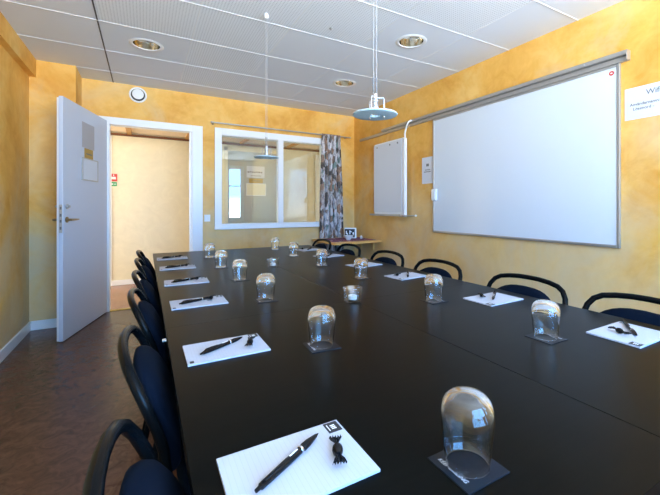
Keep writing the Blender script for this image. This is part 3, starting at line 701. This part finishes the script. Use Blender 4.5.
# ------------------------------------------------------------------ things on the table
def note_pad():
    r = empty('note_pad'); 
    MB().box(-0.1105, 0.1105, -0.078, 0.078, 0, 0.005, M['pad'], .0006).build('paper_block', None, r)
    b = MB(); b.box(0.080, 0.107, 0.044, 0.075, 0.005, 0.0056, M['ink']); b.box(0.090, 0.099, 0.0530, 0.0555, 0.0056, 0.0059, M['whiteink']); b.box(0.090, 0.099, 0.0580, 0.0605, 0.0056, 0.0059, M['whiteink']); b.box(0.090, 0.099, 0.0630, 0.0655, 0.0056, 0.0059, M['whiteink']); b.box(0.084, 0.0855, 0.050, 0.069, 0.0056, 0.0059, M['whiteink'])
    o = b.build('logo', None, r); o['label'] = 'dark square logo printed in the top corner'
    b = MB(); b.box(-0.104, -0.094, -0.072, -0.058, 0.005, 0.0056, M['ink']); b.build('corner_mark', None, r)
    return r
def pen():
    r = empty('ballpoint_pen'); X = Matrix.Rotation(PI/2, 4, 'Y')   # lathe axis -> +x
    MB().lathe([(0, -0.074), (0.0028, -0.073), (0.0030, -0.066), (0.0048, -0.064), (0.0052, -0.050), (0.0056, -0.02), (0.0056, 0.028)], 16, M['blackplastic'], X).build('barrel', None, r, True)
    MB().lathe([(0.0056, 0.028), (0.0062, 0.029), (0.0058, 0.042), (0.0030, 0.062), (0.0010, 0.068), (0, 0.071)], 16, M['blackplastic'], X).build('grip', None, r, True)
    MB().lathe([(0.0057, 0.020), (0.0060, 0.0205), (0.0060, 0.0235), (0.0057, 0.024)], 16, M['chrome'], X).build('ring', None, r, True)
    b = MB(); b.tube([(-0.060, 0.0, 0.0045), (-0.060, -0.004, 0.0085), (-0.040, -0.0045, 0.0085), (-0.022, -0.0045, 0.0075)], [0.0018, 0.0020, 0.0020, 0.0013], 8, M['blackplastic']); b.build('clip', None, r, True)
    MB().box(-0.004, 0.014, -0.0012, 0.0012, 0.0052, 0.0060, M['whiteink']).build('print', None, r)
    for c in r.children: c.data.transform(Matrix.Scale(1.08, 4))
    return r
def sweet():
    r = empty('wrapped_sweet'); X = Matrix.Rotation(PI/2, 4, 'Y')
    b = MB(); b.lathe([(0, -0.013), (0.005, -0.012), (0.0085, -0.006), (0.0095, 0), (0.0085, 0.006), (0.005, 0.012), (0, 0.013)], 12, M['blackplastic'], X); o = b.build('candy', None, r, True)
    for s in (-1, 1):
        vs = []; fs = []; n = 14
        for side in (0, 1):
            for k_, (x, w_) in enumerate(((0.010, 0.0025), (0.017, 0.004), (0.026, 0.009), (0.034, 0.012))):
                for q in range(n+1):
                    u = q/n*2-1; vs.append((s*x, w_*u, 0.0015+0.0028*sin(q*2.4+k_)*(x/0.034)+(0.0005 if side else -0.0005)))
        S = 4*(n+1)
        for side in (0, 1):
            for k_ in range(3):
                for q in range(n): a = side*S+k_*(n+1)+q; f = (a, a+1, a+n+2, a+n+1); fs.append(f if side else f[::-1])
        edge = [q for q in range(n+1)]+[k_*(n+1)+n for k_ in range(1, 4)]+[3*(n+1)+q for q in range(n-1, -1, -1)]+[k_*(n+1) for k_ in (2, 1)]
        for a, c in zip(edge, edge[1:]+edge[:1]): fs.append((a, c, S+c, S+a))
        MB().add(vs, fs, M['wrapper']).build('twisted_end', None, r, True)
    return r
M['wrapper'] = mat('dark_shiny_wrapper', (0.03,0.035,0.045), 0.12, metal=0.35)
def tumbler():
    r = MB().lathe([(0.0330, 0.0006), (0.0342, 0.0), (0.0352, 0.0008), (0.0372, 0.020), (0.0392, 0.040), (0.0410, 0.058), (0.0420, 0.074), (0.0417, 0.086), (0.0400, 0.0965), (0.0362, 0.1055), (0.0300, 0.1120), (0.0220, 0.1156), (0.0120, 0.1172), (0, 0.1178)], 48, M['clearglass'])
    # inner surface with the thicker base on top
    r2 = MB().lathe([(0, 0.1085), (0.012, 0.1078), (0.022, 0.1055), (0.0300, 0.1005), (0.0352, 0.0925), (0.0385, 0.084), (0.0398, 0.072), (0.0390, 0.058), (0.0372, 0.040), (0.0352, 0.020), (0.0334, 0.0014), (0.0330, 0.0006)], 48, M['clearglass'])
    b = MB(); b.add(r.v, r.f, M['clearglass']); b.add(r2.v, r2.f, M['clearglass'])
    o = b.build('drinking_glass', None, None, True, angle=2)
    bm = bmesh.new(); bm.from_mesh(o.data); bmesh.ops.remove_doubles(bm, verts=bm.verts, dist=1e-5); bmesh.ops.recalc_face_normals(bm, faces=bm.faces); bm.to_mesh(o.data); bm.free()
    for p in o.data.polygons: p.use_smooth = True
    return o
M['coasterink'] = mat('pale_print', (0.6,0.64,0.7), 0.6)
def coaster():
    r = empty('coaster')
    MB().box(-0.0455, 0.0455, -0.0455, 0.0455, 0, 0.002, M['coaster'], .0005).build('card', None, r)
    text('KEEP SMILING', 0.0100, M['coasterink'], 'lettering', r, frame_mx((-0.034, 0.034, 0.0021), (0, -1, 0), (1, 0, 0)), shear=0.25, ext=0.0001, bold=0.0)
    return r
np0, pn0, sw0, gl0, co0 = note_pad(), pen(), sweet(), tumbler(), coaster()
used = set()
def place(proto, loc, rz, label, cat, group):
    o = proto if proto.name not in used else copy_tree(proto)
    used.add(proto.name); o.location = loc; o.rotation_euler = (0, 0, rz); tag(o, label, cat, group); return o
ordn = ['nearest', 'second', 'third', 'fourth', 'fifth', 'farthest']
LP = [(0.2115, 0.563, 0.0), (0.207, 1.136, 0.0), (0.203, 1.745, 0.0), (0.201, 2.262, -0.03), (0.195, 2.822, -0.03), (0.192, 3.355, -0.02)]
RP = [(1.376, 0.594, PI), (1.366, 1.132, PI+0.03), (1.366, 1.775, PI+0.12), (1.365, 2.27, PI+0.20), (1.36, 2.85, PI+0.25), (1.385, 3.36, PI+0.15)]
for i in range(6):
    w_ = ordn[i]; 
    for side, (x, y, a) in (('left', LP[i]), ('right', RP[i])):
        where = '%s on the %s side' % (w_, side)
        place(np0, (x, y, TT), a, 'white ruled note pad on the table, '+where, 'note pad', 'note pads on the table')
        if side == 'left':
            pa = math.atan2(0.080, 0.135); px, py = x-0.006, y+0.008; sx, sy, sa = x+0.066, y-0.016, math.atan2(0.078, 0.030)
            if i in (3, 4, 5): sx, sy = x+0.055, y+0.012; pa = 0.45
            if i == 2: sx, sy, pa = x+0.052, y+0.012, 0.42
        else:
            pa = PI+math.atan2(0.105, 0.142); px, py = x+0.033, y+0.010; sx, sy, sa = x-0.035, y+0.012, 1.20
            if i == 1: px, py, pa = x+0.018, y+0.010, PI+0.62; sx, sy, sa = x-0.030, y+0.040, 0.9
            if i >= 2: px, py, pa = x+0.005, y-0.01, PI+0.9; sx, sy, sa = x-0.06, y+0.01, 0.6
        place(pn0, (px, py, TT+0.005+0.0062), pa, 'black ballpoint pen on the note pad '+where, 'pen', 'black pens on the note pads')
        place(sw0, (sx, sy, TT+0.005+0.0096), sa, 'black wrapped sweet on the note pad '+where, 'sweet', 'wrapped sweets on the note pads')
GL = [(0.452, 0.425), (0.461, 1.015), (0.469, 1.640), (0.470, 2.168), (0.455, 2.685), (0.463, 3.263)]
GR = [(1.109, 0.712), (1.113, 1.246), (1.102, 1.867), (1.095, 2.410), (1.098, 2.999), (1.108, 3.550)]
for i in range(6):
    for side, (x, y) in (('left', GL[i]), ('right', GR[i])):
        where = '%s in the %s row' % (ordn[i], side)
        rz = (0.0 if side == 'left' else PI)+(0.0 if i == 0 else random.uniform(-0.12, 0.12))
        o = place(co0, (x, y, TT), rz, 'dark square coaster with KEEP SMILING lettering, '+where, 'coaster', 'coasters under the glasses')
        place(gl0, (x+0.001, y+0.002, TT+0.0022), 0, 'upturned clear drinking glass on its coaster, '+where, 'glass', 'upturned drinking glasses')
def tealight():
    r = empty('tealight_holder')
    b = MB().lathe([(0, 0.0), (0.034, 0.0), (0.038, 0.003), (0.0405, 0.012), (0.0445, 0.060), (0.0440, 0.0615), (0.0425, 0.060), (0.0385, 0.016), (0.034, 0.011), (0, 0.010)], 48, M['thin'])
    b.build('glass_cup', None, r, True, angle=1.2)
    MB().lathe([(0, 0.0108), (0.0190, 0.0108), (0.0195, 0.026), (0.018, 0.027), (0.017, 0.0255), (0, 0.025)], 24, M['wax']).build('candle', None, r, True)
    MB().tube([(0, 0, 0.025), (0.001, 0, 0.034)], 0.0008, 6, M['ink']).build('wick', None, r, True)
    return r
tl = tealight(); tl.location = (0.798, 1.425, TT); tag(tl, 'glass cup with a white tealight candle, nearer one on the table seam', 'candle holder', 'tealight holders on the table')
o = copy_tree(tl); o.location = (0.772, 2.52, TT); o['label'] = 'farther glass cup with a white tealight, among the far glasses'

# ------------------------------------------------------------------ corner shelf table and its things
t = tag(empty('corner_shelf', (2.38, 4.42, 0)), 'birch wall shelf in front of the curtain in the far corner', 'shelf')
poly = [(-0.36, -0.34), (-0.33, -0.375), (-0.28, -0.385), (0.37, -0.31), (0.378, 0.335), (-0.36, 0.335)]
MB().prism(poly, 0.677, 0.705, M['wood']).build('shelf_board', None, t)
for y in (-0.10, 0.25):
    b = MB(); b.box(0.355, 0.379, y-0.012, y+0.012, 0.55, 0.676, M['wood']); b.box(0.05, 0.355, y-0.012, y+0.012, 0.652, 0.676, M['wood']); b.build('bracket', None, t)
MB().box(-0.30, 0.33, 0.30, 0.325, 0.640, 0.676, M['wood'], .002).build('rear_rail', None, t)
cl = MB().box(-0.30, 0.34, -0.24, 0.27, 0, 0.003, M['cloth'], .001).build('table_cloth'); cl.location = (2.36, 4.41, 0.705)
tag(cl, 'dark red patterned cloth lying on the birch corner shelf', 'cloth')
t = tag(empty('picture_frame', (2.50, 4.53, 0.7085), -0.50), 'white framed black picture standing on the corner shelf', 'picture frame')
tilt = Matrix.Rotation(-0.15, 4, 'X')
b = MB(); b.box(-0.085, 0.085, 0, 0.012, 0.002, 0.150, M['white'], .003, tilt); b.build('frame', None, t)
MB().box(-0.080, 0.062, -0.002, -0.0002, 0.012, 0.132, M['ink'], 0, tilt).build('picture', None, t)
b = MB()
for x0, x1, z0, z1 in ((-0.065,-0.050,.06,.105), (-0.050,-0.035,.05,.075), (-0.015,0.000,.055,.110), (0.000,0.018,.085,.100), (0.032,0.050,.05,.085)): b.box(x0, x1, -0.0035, -0.002, z0, z1, M['whiteink'], 0, tilt)
b.build('print', None, t)
MB().box(-0.015, 0.015, 0.012, 0.055, 0.0, 0.09, M['white'], .002).build('stand', None, t)
t = MB().lathe([(0, 0.004), (0.022, 0.004), (0.024, 0), (0.028, 0), (0.030, 0.006), (0.055, 0.034), (0.070, 0.058), (0.067, 0.058), (0.052, 0.036), (0.026, 0.010), (0, 0.008)], 32, M['ceramic']).build('bowl', None, None, True)
t.location = (2.36, 4.33, 0.7085); tag(t, 'white ceramic bowl in front of the black picture on corner shelf', 'bowl')
t = MB().lathe([(0, 0.0), (0.014, 0), (0.016, 0.004), (0.017, 0.032), (0.012, 0.038), (0.010, 0.046), (0, 0.047)], 20, M['ceramic']).build('salt_shaker', None, None, True)
t.location = (2.60, 4.40, 0.7085); tag(t, 'tiny white jar right of the bowl on the corner shelf', 'jar')

# ------------------------------------------------------------------ light
wd = bpy.data.worlds.new('World'); sc.world = wd; wd.use_nodes = True
N, L = wd.node_tree.nodes, wd.node_tree.links; bg = N['Background']     # blue sky above, pale ground below set brighter to light the ceiling
tc = N.new('ShaderNodeTexCoord'); sx_ = N.new('ShaderNodeSeparateXYZ'); L.new(tc.outputs['Generated'], sx_.inputs[0])
mr = N.new('ShaderNodeMapRange'); mr.inputs[1].default_value = -0.03; mr.inputs[2].default_value = 0.03; L.new(sx_.outputs[2], mr.inputs[0])
L.new(mixc(N, L, mr.outputs[0], (0.85, 0.99, 1.14), (0.13, 0.37, 0.76)), bg.inputs[0]); bg.inputs[1].default_value = 30.0
for n_, (x0, x1, z0, z1) in enumerate(RW):
    l = bpy.data.lights.new('window_daylight', 'AREA'); l.shape = 'RECTANGLE'; l.size = x1-x0; l.size_y = z1-z0; l.cycles.is_portal = True
    o = bpy.data.objects.new('window_daylight', l); COL.objects.link(o); o.location = ((x0+x1)/2, YR-0.08, (z0+z1)/2); o.rotation_euler = (PI/2, 0, 0)
def area(name, loc, rot, sx, sy, e, col):
    l = bpy.data.lights.new(name, 'AREA'); l.shape = 'RECTANGLE'; l.size = sx; l.size_y = sy; l.energy = e; l.color = col
    o = bpy.data.objects.new(name, l); COL.objects.link(o); o.location = loc; o.rotation_euler = rot; return o
area('hall_left_light', (-2.9, 5.75, 1.3), (0, -PI/2, 0), 1.9, 1.2, 85, (1, 0.99, 0.93))
area('hall_right_light', (5.0, 5.75, 1.3), (0, PI/2, 0), 1.9, 1.2, 35, (1, 0.99, 0.93))

# ------------------------------------------------------------------ camera
F = math.sqrt(625*215); yaw = math.atan(215/F)
cam = bpy.data.cameras.new('camera'); co = bpy.data.objects.new('camera', cam); COL.objects.link(co)
co.location = (0, 0, 1.15); co.rotation_euler = (PI/2, 0, -yaw)
cam.sensor_width = 36; cam.lens = F/660*36; cam.shift_x = -30/660; cam.shift_y = -40.5/660; cam.clip_start = 0.01
sc.camera = co
sc.view_settings.view_transform = 'Standard'; sc.view_settings.look = 'None'; sc.view_settings.gamma = 1
sc.view_settings.use_curve_mapping = False; sc.view_settings.exposure = 0.15
